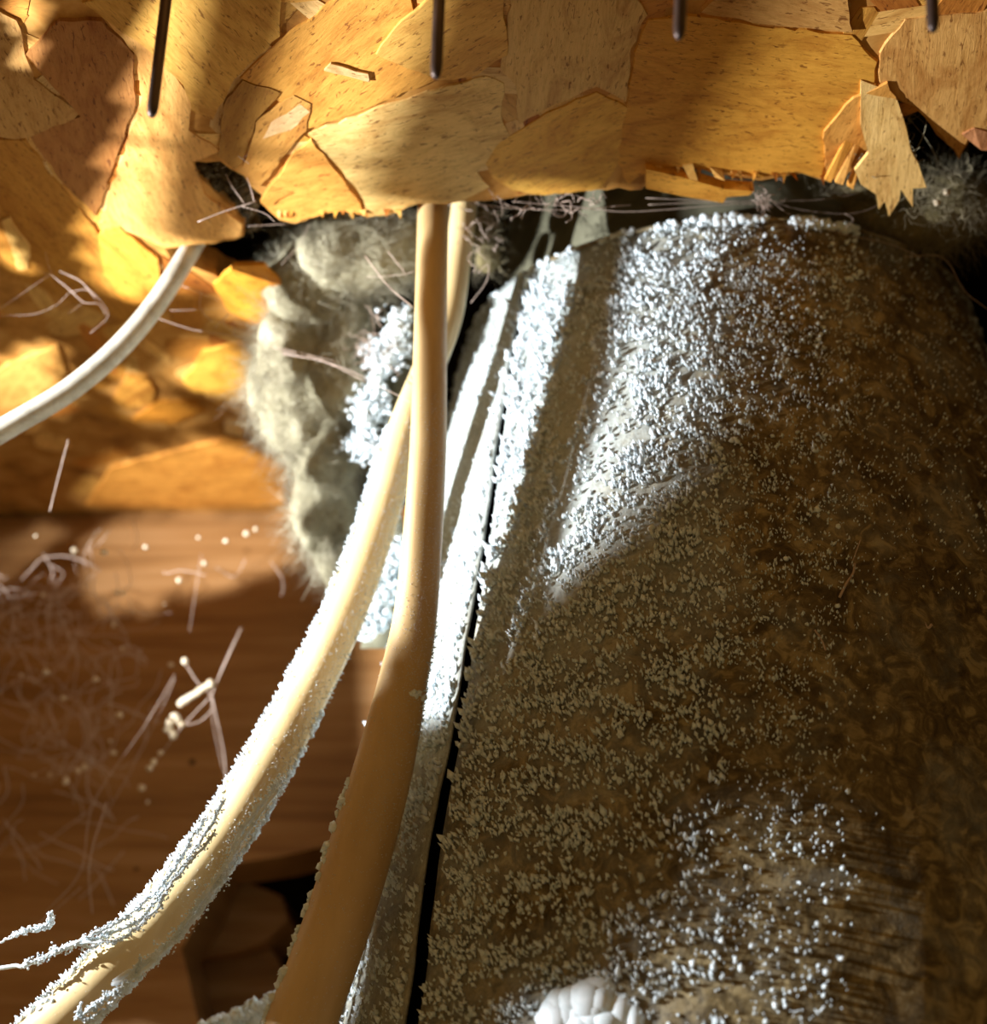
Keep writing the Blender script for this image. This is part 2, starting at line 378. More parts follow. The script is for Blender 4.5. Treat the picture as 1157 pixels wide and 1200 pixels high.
# torn splinters round the hole
def shard(poly, name='splinter', colr=srgb(228, 176, 86), drop0=.001, drop1=.010, thick=.0012, tilt_px=None, ang=1.4):
    """piece peeled from the board: px outline, hangs lower at its tip (tip = lowest in the photo)"""
    ys = [p[1] for p in poly]; y0, y1 = min(ys), max(ys)
    vs = []
    for (x, y) in poly:
        t = (y - y0) / (y1 - y0 + 1e-6); z = CEIL - (drop0 + (drop1 - drop0) * t ** 1.5)
        vs.append(onceil(x, y, z))
    c = sum(vs, Vector()) / len(vs); ca, sa = math.cos(-ang), math.sin(-ang)
    L = [Vector(((v.x - c.x) * ca - (v.y - c.y) * sa, (v.x - c.x) * sa + (v.y - c.y) * ca, v.z - c.z)) for v in vs]
    n = len(L); V = L + [l + Vector((0, 0, thick)) for l in L]
    bm = bmesh.new(); bv = [bm.verts.new(v) for v in V]
    f = bm.faces.new(bv[:n]); bm.faces.new(bv[n:][::-1])
    for i in range(n): bm.faces.new((bv[i], bv[(i + 1) % n], bv[n + (i + 1) % n], bv[n + i]))
    bmesh.ops.triangulate(bm, faces=[q for q in bm.faces if len(q.verts) > 4])
    bmesh.ops.recalc_face_normals(bm, faces=bm.faces[:])
    me = bpy.data.meshes.new(name); bm.to_mesh(me); bm.free()
    o = link(name, me, M_STRAND); o.location = c; o.rotation_euler = (0, 0, ang); o.parent = ceiling; o.color = colr
    return o
s0 = shard([(1009, 94), (1035, 104), (1052, 118), (1062, 148), (1068, 177), (1077, 193), (1068, 190), (1070, 211), (1086, 220), (1070, 221), (1070, 243), (1056, 222), (1054, 235), (1042, 254), (1037, 236), (1030, 246), (1027, 228), (1009, 216), (1002, 200), (1018, 180), (1009, 148)], colr=srgb(240, 196, 112), drop1=.012)
s0['label'] = 'peeled jagged chip of pale wood hanging from the board'
shard([(994, 158), (1003, 165), (974, 214), (967, 211)], drop1=.006, colr=srgb(222, 156, 60))
shard([(1004, 164), (1009, 168), (988, 217), (979, 214)], drop1=.007, colr=srgb(232, 172, 84))
shard([(1012, 170), (1018, 176), (1000, 222), (993, 218)], drop1=.007, colr=srgb(222, 160, 70))
shard([(757, 198), (800, 208), (850, 222), (884, 224), (878, 229), (852, 231), (848, 238), (800, 230), (757, 221)], drop0=.003, drop1=.006, colr=srgb(230, 166, 62), ang=.1, thick=.004)
shard([(1128, 158), (1142, 150), (1175, 160), (1175, 178), (1150, 176), (1140, 168)], drop1=.004, colr=srgb(190, 130, 80))
shard([(800, 194), (812, 192), (806, 206), (818, 212), (808, 210)], drop1=.004)
shard([(832, 196), (846, 200), (850, 212), (838, 208)], drop1=.004)
for q in range(16):
    x = R_.uniform(760, 990); y = {0: 198}.get(0) + (x - 760) * .06; s = R_.uniform(3, 8)
    shard([(x, y - 4), (x + s, y - 3), (x + s * .7 + R_.uniform(-4, 4), y + R_.uniform(3, 12))], drop1=.003, colr=PAL[q % 8])
for q in range(14):
    x = R_.uniform(310, 480); y = 251; s = R_.uniform(3, 9)
    shard([(x, y - 5), (x + s, y - 5), (x + s * .6 + R_.uniform(-3, 3), y + R_.uniform(1, 7))], drop1=.002, colr=PAL[q % 8])

# dirt packed into the notch in the board beside the white cable
notch = empty('dust_clot', onceil(262, 225, CEIL + .002))
P = np.array([onceil(R_.uniform(228, 300), R_.uniform(192, 268), CEIL + R_.uniform(.002, .006)) for _ in range(500)])
# keep only those above the notch, not inside the wood
keep = np.array([not inside(p[0], p[1]) for p in P])
v, t = lumps(P[keep], NP.uniform(.0008, .0022, keep.sum()))
o = tris_mesh('dust', v, t, M_DIRT, notch); tag(o, kind='stuff')
v, t = fibres(P[keep], NP.normal(size=(keep.sum(), 3)) + np.array([0, 0, -.8]), NP.uniform(.003, .008, keep.sum()), np.full(keep.sum(), .00008))
o = tris_mesh('fibre', v, t, M_INS2F, notch); tag(o, kind='stuff')
tag(notch, 'dark dust clot stuffed in the notch above the white cable', 'dust')

# ---------------------------------------------------------------- what lies above and behind
def box(name, lo_, hi, mat, parent=None):
    x0, y0, z0 = lo_; x1, y1, z1 = hi
    vs = [(x, y, z) for z in (z0, z1) for x, y in ((x0, y0), (x1, y0), (x1, y1), (x0, y1))]
    fs = [(0, 3, 2, 1), (4, 5, 6, 7), (0, 1, 5, 4), (1, 2, 6, 5), (2, 3, 7, 6), (3, 0, 4, 7)]
    return mesh(name, vs, fs, mat, parent)
YB = onceil(100, 600).y
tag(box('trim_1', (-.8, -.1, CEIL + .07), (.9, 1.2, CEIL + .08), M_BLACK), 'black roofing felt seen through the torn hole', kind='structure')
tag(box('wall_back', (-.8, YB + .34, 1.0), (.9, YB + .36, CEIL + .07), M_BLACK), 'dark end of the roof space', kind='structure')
tag(box('wall_right', (.27, -.05, 1.64), (.285, YB + .34, CEIL + .07), M_BLACK), 'dark side of the roof space right of the duct, set close to cut ambient light', kind='structure')  # near-black, pulled in close to keep ambient light off the duct

# rafter / blocking board at the back left
def yb(px, py): return onback(px, py, YB)
RAF = [(-600, 606), (0, 606), (340, 594), (620, 594), (620, 960), (400, 988), (330, 1006), (262, 1016), (240, 1060), (216, 1112), (232, 1200), (250, 1400), (-600, 1400)]
bm = bmesh.new(); rw = [yb(*p) for p in RAF]
for i in range(5, 11): rw[i] = rw[i] + Vector((R_.uniform(-.001, .001), 0, R_.uniform(-.001, .001)))
f = bm.faces.new([bm.verts.new(p) for p in rw]); r = bmesh.ops.extrude_face_region(bm, geom=[f])
for q in r['geom']:
    if isinstance(q, bmesh.types.BMVert): q.co.y += .038
bmesh.ops.recalc_face_normals(bm, faces=bm.faces[:]); bmesh.ops.triangulate(bm, faces=[q for q in bm.faces if len(q.verts) > 4])
me = bpy.data.meshes.new('wooden_rafter'); bm.to_mesh(me); bm.free()
raft = link('wooden_rafter', me, M_RAFT)
tag(raft, 'orange-brown timber board across the back left, under the strand board', 'timber')
# knots in the timber
for (px, py, r) in ((225, 893, .0016), (160, 1018, .001)):
    v, t = lumps(np.array([yb(px, py)]), np.array([r]), ICO2, rough=.15); v[:, 1] = YB + (v[:, 1] - YB) * .2
    tris_mesh('knot', v, t, M_DIRT, raft)
# timber offcuts in the dark gap
blk = empty('broken_timber', onback(300, 1080, YB + .06))
def slab(name, poly, y, th, mat, parent):
    bm = bmesh.new(); f = bm.faces.new([bm.verts.new(onback(px, py, y)) for px, py in poly]); r = bmesh.ops.extrude_face_region(bm, geom=[f])
    for q in r['geom']:
        if isinstance(q, bmesh.types.BMVert): q.co.y += th
    bmesh.ops.recalc_face_normals(bm, faces=bm.faces[:]); bmesh.ops.triangulate(bm, faces=[q for q in bm.faces if len(q.verts) > 4])
    me = bpy.data.meshes.new(name); bm.to_mesh(me); bm.free(); return link(name, me, mat, parent)
slab('timber_end', [(200, 1020), (262, 1022), (330, 1050), (338, 1078), (310, 1104), (270, 1116), (200, 1120)], YB + .045, .05, M_RAFT, blk)
slab('timber_end', [(200, 1120), (270, 1122), (318, 1112), (340, 1150), (350, 1230), (200, 1230)], YB + .06, .05, M_RAFT, blk)
slab('timber_end', [(180, 985), (400, 975), (420, 1000), (330, 1012), (262, 1018), (180, 1018)], YB + .05, .02, M_DIRT, blk)
tag(blk, 'dim rounded timber ends in the dark gap below the back board', 'timber')

# ---------------------------------------------------------------- the duct
TOPC = Vector(((840 - CX) / F * .491, .411, 1.908)); TILT = math.radians(8)
AX = Vector((-.02, math.sin(TILT), -math.cos(TILT))).normalized()    # downwards
R0, RK = .094, .19                                                    # radius at rim, growth per metre
E1 = RT - AX * RT.dot(AX); E1.normalize(); E2 = AX.cross(E1)
if E2.y > 0: E2 = -E2                                                 # E2 towards the camera
def duct(s, th, dr=0):
    """s down the duct, th = 0 towards the camera, + to the right"""
    r = R0 + RK * s + dr
    return TOPC + AX * s + E1 * (math.sin(th) * r) + E2 * (math.cos(th) * r)
SEAM = [(640, 262), (622, 310), (605, 400), (590, 500), (572, 620), (552, 740), (527, 880), (508, 1000), (492, 1110), (478, 1200), (465, 1290)]
def seam_x(y):
    for (x0, y0), (x1, y1) in zip(SEAM, SEAM[1:]):
        if y <= y1: return x0 + (x1 - x0) * (y - y0) / (y1 - y0)
    return SEAM[-1][0] + (SEAM[-1][0] - SEAM[-2][0]) / (SEAM[-1][1] - SEAM[-2][1]) * (y - SEAM[-1][1])
def seam_th(s):
    lo_, hi = -1.9, .4
    best = -1.2; bd = 1e9
    for k in range(200):
        th = -1.45 + 1.4 * k / 199; x, y, d = proj(duct(s, th)); e = abs(x - seam_x(y))
        if e < bd: bd = e; best = th
    return best
SN = 90; SMAX = .34
TH = [seam_th(SMAX * i / SN) for i in range(SN + 1)]
TH = [sum(TH[max(0, i - 3):i + 4]) / len(TH[max(0, i - 3):i + 4]) for i in range(SN + 1)]
def rime_light(px, py):
    """white film: frost on the metal, plus lit-side paleness put into the colour"""
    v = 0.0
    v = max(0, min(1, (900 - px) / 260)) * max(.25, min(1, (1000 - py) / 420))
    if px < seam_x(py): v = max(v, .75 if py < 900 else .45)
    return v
def shell(name, ths_l, ths_r, mat, parent, n=120, off=0, s0=0.0, s1=SMAX, thick=.0009, ripple=True):
    V, fcs, att = [], [], []
    for i in range(SN + 1):
        s = s0 + (s1 - s0) * i / SN
        for j in range(n + 1):
            a = ths_l[i]; b = ths_r[i]; th = a + (b - a) * j / n
            dr = off + (mn.noise(Vector((th * 6, s * 22, 3.1))) * .0012 + mn.noise(Vector((th * 14, s * 90, 1.7))) * .0005 if ripple else 0)
            p = duct(s, th, dr); V.append(p)
            x, y, d = proj(p); att.append(rime_light(x, y) if abs(th) < 1.8 else .3)
    for i in range(SN):
        for j in range(n):
            q = i * (n + 1) + j; fcs.append((q, q + 1, q + n + 2, q + n + 1))
    me = bpy.data.meshes.new(name); me.from_pydata([tuple(v) for v in V], [], fcs)
    a = me.attributes.new('rime_light', 'FLOAT', 'POINT'); a.data.foreach_set('value', att)
    me.update(); o = link(name, me, mat, parent, True)
    so = o.modifiers.new('s', 'SOLIDIFY'); so.thickness = thick; so.offset = 0
    return o
dct = empty('metal_duct', TOPC + AX * SMAX)
GAPW = [.011 + .022 * min(1, i / SN * 1.5) for i in range(SN + 1)]
rgt = shell('duct_sheet', [t + g for t, g in zip(TH, GAPW)], [math.pi] * (SN + 1), M_DUCT, dct, 200)
lft = shell('seam_flange', [-math.pi + .02] * (SN + 1), TH, M_DUCT, dct, 90, off=.0012)
lft['label'] = 'frosted overlapping edge of the metal sheet left of the dark seam'
shell('seam_dark', [-math.pi] * (SN + 1), [math.pi] * (SN + 1), M_BLACK, dct, 60, off=-.008, ripple=False, s0=.004)  # near-black shell painting the darkness behind the seam gap
# collar continuing up through the hole
V, fs = [], []
n = 96
for i, (s, dr) in enumerate(((.004, -.0085), (-.012, -.009), (-.030, -.012), (-.055, -.014))):
    for j in range(n):
        V.append(TOPC + AX * s + E1 * (math.sin(j / n * 6.28319) * (R0 + dr)) + E2 * (math.cos(j / n * 6.28319) * (R0 + dr)))
for i in range(3):
    for j in range(n): fs.append((i * n + j, i * n + (j + 1) % n, (i + 1) * n + (j + 1) % n, (i + 1) * n + j))
mesh('collar', V, fs, M_DARKMETAL, dct, True)
# rolled rim
C = [duct(0, -math.pi + 2 * math.pi * k / 160, .0004) for k in range(161)]
v, t = tube_arrays([tuple(c) for c in C], .0009, k=6, cap=False)
o = tris_mesh('rim', v, t, M_DUCT, dct, True)
tag(dct, 'round galvanised metal duct coated in white frost, rising through the torn hole', 'duct')

# frost grains on the duct
def density(px, py):
    sx = seam_x(py)
    if px < sx:
        d = .9
        if py < 430: d = .12 + .5 * max(0, (py - 380) / 60) if py > 380 else .05
        return d
    d = .95
    if py < 300: d = .35 if px > 720 else .03
    if 600 < px < 720 and py < 330: d = .05
    if px > 860: d *= max(.16, 1 - (px - 860) / 260)
    if px > 980 and py > 700: d *= max(0.0, 1 - (px - 980) / 70) * .8
    if py > 1000 and px > 1010: d = 0
    if py > 900 and px > 720: d *= .55
    # smooth patch of the lit wedge
    if 655 < px < 745 and 400 < py < 640 and px < 1000 - py * .62 + 60: d *= .3
    return d
Pn, Dn, Ln, Wn = [], [], [], []
rr = random.Random(99)
N_TRY = 170000
view_up = np.array(-AX)
for _ in range(N_TRY):
    s = rr.uniform(0.0015, .30); th = rr.uniform(-1.75, 1.25)
    p = duct(s, th, .0008); x, y, d = proj(p)
    if x < 300 or x > 1200 or y > 1240 or y < 235: continue
    i = int(s / SMAX * SN); ts = TH[i]
    if ts - (.003 if y < 480 else .008) < th < ts + GAPW[i] + (.003 if y < 480 else .013): continue
    cl = max(0, .48 + 1.0 * mn.noise(Vector((th * 9, s * 190, 9))) + .7 * mn.noise(Vector((th * 40, s * 420, 2))))
    if rr.random() > density(x, y) * (0.05 + cl) * .85: continue
    nrm = E1 * math.sin(th) + E2 * math.cos(th)
    big = 1.0
    if x > 850: big = .72
    if x > 1000: big = .6
    if y > 480 and x < 850: big = 1.1 + .12 * min(1, (y - 480) / 500)
    elif x < 850: big = 1.15
    big *= rr.choice((.7, .85, 1, 1, 1.15, 1.5))
    if abs(x - seam_x(y)) < 14 or rr.random() < .012: big *= 1.45
    Pn.append(p); Dn.append(-AX * .75 + nrm * rr.uniform(.35, 1.1) + E1 * rr.gauss(-.12, .35)); Ln.append(big * rr.uniform(.0006, .0016) * (1 + .4 * cl)); Wn.append(big * rr.uniform(.0005, .00115))
v, t = crystals(np.array(Pn), np.array(Dn), np.array(Ln), np.array(Wn))
# extra coarse clumps in the bright upper field, the lower patch and on the rim
LP, LR = [], []
for _ in range(9000):
    s = rr.uniform(.002, .30); th = rr.uniform(-1.6, .9); p = duct(s, th, .0012); x, y, d = proj(p)
    if x < 380 or x > 1010 or y > 1210: continue
    i = int(s / SMAX * SN); ts = TH[i]
    if ts - .008 < th < ts + GAPW[i] + .018: continue
    k = 0
    if th < ts and y > 420: k = .8
    elif 600 < x < 720 and 280 < y < 560: k = .75
    elif 700 < x < 930 and 262 < y < 470: k = .5
    elif x > 640 and y < 690 and abs((x - 650) - (690 - y) * .9) < 60: k = .6
    elif x > 720 and y > 930 and x < 1000 and (y - 930) > (960 - x) * .75: k = .4
    else: k = .06
    k *= .4 + 1.2 * (.5 + mn.noise(Vector((th * 18, s * 150, 5))))
    if rr.random() < k: LP.append(p); LR.append(rr.uniform(.0003, .0009) * (1.25 if rr.random() < .1 else 1))
v2, t2 = lumps(np.array(LP), np.array(LR))
RPn, RRn = [], []
for _ in range(700):
    th = rr.uniform(-1.75, .42); 
    if th < -.55 and rr.random() < .55: continue
    if mn.noise(Vector((th * 9, 1, 2))) < -.12: continue
    p = duct(rr.uniform(-.0006, .0014), th, rr.uniform(0, .0016)); RPn.append(p); RRn.append(rr.uniform(.0004, .0013) if th < -.2 else rr.uniform(.0007, .0018))
v3, t3 = lumps(np.array(RPn), np.array(RRn), ICO2, rough=.18)
v, t = join([(v, t), (v2, t2), (v3, t3)])
o = tris_mesh('frost', v, t, M_FROST, dct); tag(o, 'white frost crystals covering the duct', kind='stuff')
# threads stuck on the duct
for (pts, r) in (([(1002, 660), (1000, 672), (992, 684), (984, 700)], .0004), ([(1014, 618), (1006, 640), (998, 662)], .00018), ([(955, 738), (962, 748), (968, 762)], .0003), ([(1082, 728), (1087, 736), (1092, 732)], .0005)):
    Cc = []
    for (px, py) in pts:
        # walk the ray to the duct surface
        d = .24
        while d < .6:
            p = W(px, py, d); q = p - TOPC; s = q.dot(AX); rad = (q - AX * s).length
            if rad < R0 + RK * s + .001: break
            d += .001
        Cc.append(tuple(p))
    v, t = tube_arrays(spline(Cc, 12), r, k=5); tris_mesh('thread', v, t, M_WEB, dct, True)

# ---------------------------------------------------------------- cables
def cable(name, ctrl, mat, label, n=90, wr=1.0, k=20):
    """ctrl: (px, py, depth, half width mm)"""
    S = spline([(*W(a, b, c), r) for a, b, c, r in ctrl], n)
    C = np.array([s[:3] for s in S]); ra = np.array([s[3] for s in S]) / 1000
    root = empty(name, tuple(C[-1]))
    v, t = tube_arrays(C, ra, ra * wr, k=k)
    o = tris_mesh('sheath', v, t, mat, root, True)
    tag(root, label, 'cable')
    return root, frames(C), ra
CB1 = [(556, 150, .455, 4.2), (545, 235, .440, 4.4), (537, 300, .434, 4.5), (526, 370, .428, 4.8), (503, 430, .422, 5.2), (474, 505, .415, 5.6), (447, 600, .408, 6.1), (408, 710, .398, 6.6), (355, 820, .386, 7.0), (300, 920, .374, 7.4), (240, 1010, .362, 7.4), (160, 1105, .348, 7.2), (60, 1205, .335, 7.0), (-60, 1310, .32, 7.0)]
CB2 = [(508, 150, .440, 5.0), (508, 235, .421, 5.1), (506, 320, .404, 5.0), (504, 420, .392, 5.2), (502, 520, .382, 5.5), (496, 620, .3735, 5.8), (487, 720, .366, 6.3), (472, 800, .3595, 7.0), (452, 890, .352, 8.1), (427, 980, .347, 8.8), (396, 1080, .338, 9.0), (356, 1190, .328, 9.0), (310, 1310, .32, 9.0)]
c1, f1, r1 = cable('electrical_cable', CB1, M_CREAM, 'cream sheathed cable curving to the lower left with frosted edges')
c2, f2, r2 = cable('electrical_cable', CB2, M_TAN, 'tan sheathed cable running down in front of the frosty duct')
CB3 = [(262, 215, .455, 3.2), (236, 270, .440, 3.3), (216, 305, .428, 3.4), (180, 360, .420, 3.5), (135, 412, .412, 3.6), (80, 458, .404, 3.6), (15, 497, .396, 3.6), (-60, 540, .388, 3.6), (-160, 590, .38, 3.6)]
c3, f3, r3 = cable('electrical_cable', CB3, M_WHITE, 'thin off-white cable coming out of the board at the left')

def cable_frost(root, fr, ra, spec):
    """spec list: (i0,i1, angle centre, spread, count, size, kind)"""
    C, T, N, B = fr; parts = []
    for (i0, i1, ac, sp, cntt, sz, kd) in spec:
        ii = NP.uniform(i0, i1, cntt); i = ii.astype(int); fq = (ii - i)[:, None]
        i2 = np.minimum(i + 1, len(C) - 1)
        c = C[i] * (1 - fq) + C[i2] * fq
        if kd == 'lump':
            kp = np.array([mn.noise(Vector((q * .9, ac, 1))) + .35 * mn.noise(Vector((q * 3.1, ac, 5))) > -.12 for q in ii]); ii, i, fq, i2, c = ii[kp], i[kp], fq[kp], i2[kp], c[kp]
        a = NP.normal(ac, sp, len(i))
        # angle measured in camera terms: 0 = image left side of the cable, pi/2 = towards camera
        fwd = np.array(FW); tt = T[i]; tow = -fwd - tt * (tt @ -fwd)[:, None]; tow /= np.linalg.norm(tow, axis=1)[:, None]
        left = np.cross(tt, tow); sgn = np.sign(left @ np.array([-1, 0, 0])); left *= sgn[:, None]
        n_ = left * np.cos(a)[:, None] + tow * np.sin(a)[:, None]
        P = c + n_ * (ra[i])[:, None]
        if kd == 'lump': parts.append(lumps(P, NP.uniform(.35, 1.25, len(P)) * sz, ICO1, rough=.4))
        else: parts.append(crystals(P, n_ + NP.normal(size=n_.shape) * .35 + np.array([0, 0, .35]), NP.uniform(.5, 1.5, len(P)) * sz, NP.uniform(.5, 1.1, len(P)) * sz * .6))
    v, t = join(parts); o = tris_mesh('frost', v, t, M_FROST, root); tag(o, kind='stuff')
# index: 90 samples over control spans
cable_frost(c1, f1, r1, [(34, 84, 0.0, .22, 1200, .00085, 'lump'), (36, 84, .0, .25, 900, .0015, 'spike'),
                         (30, 72, 2.25, .30, 2600, .00045, 'spike'), (55, 84, 3.05, .20, 900, .0008, 'lump'), (30, 84, 2.9, .25, 500, .0009, 'spike'), (30, 84, 1.3, .5, 300, .0003, 'spike')])
cable_frost(c2, f2, r2, [(26, 66, 1.9, .35, 1300, .00035, 'spike'), (40, 88, 1.7, .7, 900, .0004, 'spike'), (62, 89, 0.0, .2, 240, .0011, 'lump'), (45, 58, 3.0, .2, 200, .0008, 'spike'), (52, 54, 2.4, .3, 90, .0008, 'lump')])

# ---------------------------------------------------------------- frosty threads along the cream cable
web1 = empty('frosty_thread', W(120, 1100, .345))
THR = [([(-20, 1140, .34), (30, 1130, .34), (70, 1112, .343), (110, 1102, .345), (160, 1078, .348), (195, 1040, .352), (235, 985, .357), (262, 940, .362)], .0007),
       ([(60, 1118, .342), (110, 1095, .344), (150, 1072, .347), (185, 1042, .35), (215, 1000, .355), (240, 960, .36)], .0006),
       ([(100, 1104, .343), (140, 1100, .342), (180, 1068, .345), (205, 1030, .35), (250, 978, .354)], .0005),
       ([(135, 1150, .336), (175, 1125, .338), (215, 1090, .342), (245, 1050, .348), (268, 1015, .352), (282, 975, .357), (318, 930, .364), (330, 915, .366)], .0011),
       ([(130, 1155, .334), (165, 1140, .335), (205, 1100, .339), (230, 1062, .344), (258, 1025, .349), (280, 990, .353), (325, 925, .363)], .0007),
       ([(95, 1190, .33), (110, 1180, .33), (125, 1168, .332), (150, 1150, .334), (165, 1128, .337)], .0005),
       ([(95, 1175, .33), (92, 1188, .33), (105, 1196, .33), (128, 1180, .331), (150, 1155, .334)], .0004),
       ([(0, 1105, .345), (30, 1090, .346), (55, 1085, .347), (60, 1072, .348)], .0004)]
parts = []; fp = []
for pts, r in THR:
    S = spline([tuple(W(a, b, d - .006)) for a, b, d in pts], 40); S = [s + NP.normal(size=3) * .00025 for s in S]
    parts.append(tube_arrays(S, r * .8, k=6)); 
    for s in S[6:]:
        for _ in range(int(r * 26000)): fp.append(s + NP.normal(size=3) * r * .9)
v, t = join(parts); tris_mesh('thread', v, t, M_FROST, web1, True)
v, t = lumps(np.array(fp), NP.uniform(.00012, .00042, len(fp))); o = tris_mesh('frost', v, t, M_FROST, web1); tag(o, kind='stuff')
tag(web1, 'frosted strands clinging along the lower cream cable', 'thread')

# ---------------------------------------------------------------- insulation
def blob_thing(name, blobs, mb, mf, label, nf, flen, seed, droop=(0, 0, -.2)):
    rng = np.random.default_rng(seed); root = empty(name, blobs[0][0]); parts = []; PP, DD = [], []
    V0, T0 = ico(5)
    for (c, r3) in blobs:
        c = np.array(c); r3 = np.array(r3)
        P = V0 * r3
        k = np.array([1 + .34 * mn.noise(Vector(tuple((c + p) * 60))) + .10 * mn.noise(Vector(tuple((c + p) * 160))) + .03 * mn.noise(Vector(tuple((c + p) * 500))) for p in P])
        P = c + P * k[:, None]; parts.append((P, T0))
        m = int(nf * (r3[0] * r3[2]) / sum(b[1][0] * b[1][2] for b in blobs))
        i = rng.integers(0, len(P), m); nn = V0[i]
        PP.append(P[i]); DD.append(nn * rng.uniform(-.1, .7, m)[:, None] + rng.normal(size=(m, 3)) * .7 + np.array(droop))
    v, t = join(parts); tris_mesh('batting', v, t, mb, root, True)
    P = np.concatenate(PP); D = np.concatenate(DD); n = len(P)
    v, t = fibres(P, D, rng.uniform(.3, 1.5, n) * flen * 1.3, np.full(n, .00005) * rng.uniform(.6, 1.6, n), curl=1.1, rng=rng)
    o = tris_mesh('fibre', v, t, mf, root); tag(o, kind='stuff')
    tag(root, label, 'insulation'); return root
def B(px, py, d, rx, ry, rz): return (tuple(W(px, py, d)), (rx, ry, rz))
INS = [B(415, 300, .452, .021, .014, .014), B(365, 335, .458, .016, .014, .018), B(455, 285, .458, .014, .012, .011), B(350, 400, .462, .015, .014, .022), B(395, 440, .458, .013, .014, .018), B(350, 480, .462, .014, .014, .020),
       B(385, 520, .462, .013, .013, .018), B(378, 580, .468, .011, .012, .022), B(395, 625, .472, .009, .010, .018), B(330, 440, .468, .011, .012, .02), B(408, 385, .462, .009, .012, .014)]
blob_thing('insulation_clump', INS, M_INS, M_INSF, 'fluffy beige insulation bulging from the hole left of the cables', 34000, .008, 4)
INS2 = [B(985, 238, .438, .018, .010, .006), B(1040, 258, .43, .016, .010, .008), B(1085, 262, .425, .015, .010, .009), B(1118, 240, .425, .014, .010, .010), B(925, 225, .445, .014, .008, .004)]
blob_thing('insulation_clump', INS2, M_INS2, M_INS2F, 'dusty grey-yellow insulation tuft under the splintered board at right', 7000, .009, 9, (0, 0, -.1))
INS3 = [B(562, 262, .445, .005, .006, .008), B(572, 300, .45, .004, .004, .006)]
blob_thing('insulation_clump', INS3, M_INS2, M_INS2F, 'small dusty tuft caught right of the two cables under the board', 900, .007, 12)

# frost-laden sheet edge between insulation and cables
fl = empty('frost_clump', W(450, 500, .45))
LP = []; LR = []
path = spline([(462, 372), (455, 400), (440, 430), (425, 470), (418, 505), (428, 530)], 40)
for q in path:
    for _ in range(90):
        LP.append(W(q[0] + rr.gauss(8, 8 + 6 * math.sin(q[1] * .11)), q[1] + rr.gauss(0, 7), rr.uniform(.440, .450))); LR.append(rr.uniform(.0003, .0011))
path = spline([(468, 640), (450, 680), (440, 710), (432, 735)], 30)
for q in path:
    for _ in range(40):
        LP.append(W(q[0] + rr.gauss(0, 9), q[1] + rr.gauss(0, 6), rr.uniform(.43, .44))); LR.append(rr.uniform(.0006, .0014))
v, t = lumps(np.array(LP), np.array(LR)); o = tris_mesh('frost', v, t, M_FROST, fl); tag(o, kind='stuff')
def foil(pts, d0, d1, mat, nm):
    V = [W(x, y, d0 + (d1 - d0) * (k % 2)) for k, (x, y) in enumerate(pts)]
    fs = [(i, i + 1, i + 3, i + 2) for i in range(0, len(V) - 3, 2)]
    o = mesh(nm, V, fs, mat, fl, True); so = o.modifiers.new('s', 'SOLIDIFY'); so.thickness = .0008; return o
foil([(455, 372), (486, 362), (440, 430), (488, 440), (420, 490), (480, 520), (428, 545), (470, 600), (455, 640), (478, 640), (428, 735), (468, 720), (424, 760), (455, 760)], .452, .446, M_DARKMETAL, 'flashing_strip')
tag(fl, 'white frost crust on a metal strip between insulation and cables', 'frost')

# ice at the bottom of the duct and frost ledge at the bottom left
icel = empty('ice_lump', W(690, 1190, .30))
def ray_duct(px, py):
    d = .22
    while d < .6:
        p = W(px, py, d); q = p - TOPC; s = q.dot(AX)
        if (q - AX * s).length < R0 + RK * s: return p
        d += .0008
    return p
LP = [ray_duct(rr.gauss(690, 22), rr.gauss(1190, 12)) for _ in range(90)]
LP = [p for p in LP if proj(p)[1] > 1160]
v, t = lumps(np.array(LP), NP.uniform(.002, .0048, len(LP)), ico(3), rough=.02); tris_mesh('ice', v, t, M_FROST, icel, True)
tag(icel, 'glossy white ice lump on the duct at the bottom edge', 'ice')
ledge = empty('frost_ledge', W(300, 1200, .40))
LP, LR = [], []
for _ in range(2600):
    x = rr.uniform(235, 350); top = 1196 - (x - 250) * .42 + 6 * mn.noise(Vector((x * .08, 0, 0)))
    LP.append(W(x, top + abs(rr.gauss(0, 28)), .40 + rr.uniform(-.004, .004))); LR.append(rr.uniform(.0006, .0016))
v, t = lumps(np.array(LP), np.array(LR)); o = tris_mesh('frost', v, t, M_FROST, ledge); tag(o, kind='stuff')
tag(ledge, 'frost bank in the bottom left corner beside the tan cable', 'frost')

# ---------------------------------------------------------------- roofing nails
def nail(px, py, lean, label, first=[None]):
    tip_y = py
    # find the root on the ceiling so that a nail of this length has its tip at (px, py)
    L = .060; best = None
    for k in range(400):
        y0 = py - 40 - k; b = onceil(px + lean[2] * (py - y0), y0, CEIL); 
        x, y, d = proj(b + Vector((lean[0], lean[1], -1)).normalized() * L)
        if y <= py: best = (b, x); break
    b, x = best; b = b + Vector(((px - x) / F * .3, 0, 0))
    dirn = Vector((lean[0], lean[1], -1)).normalized()
    x, y, d = proj(b + dirn * L); b = b + Vector(((px - x) / F * d, 0, 0))
    top = empty('roofing_nail', tuple(b))
    C = [b - dirn * .004, b, b + dirn * L * .5, b + dirn * (L - .0032), b + dirn * (L - .0012), b + dirn * L]
    v, t = tube_arrays([tuple(c) for c in C], np.array([1.45, 1.45, 1.4, 1.38, 1.15, .75]) / 1000, k=12)
    tris_mesh('shank', v, t, M_NAIL, top, True)
    # grip rings
    tag(top, label, 'nail', 'roofing nails through the strand board'); return top
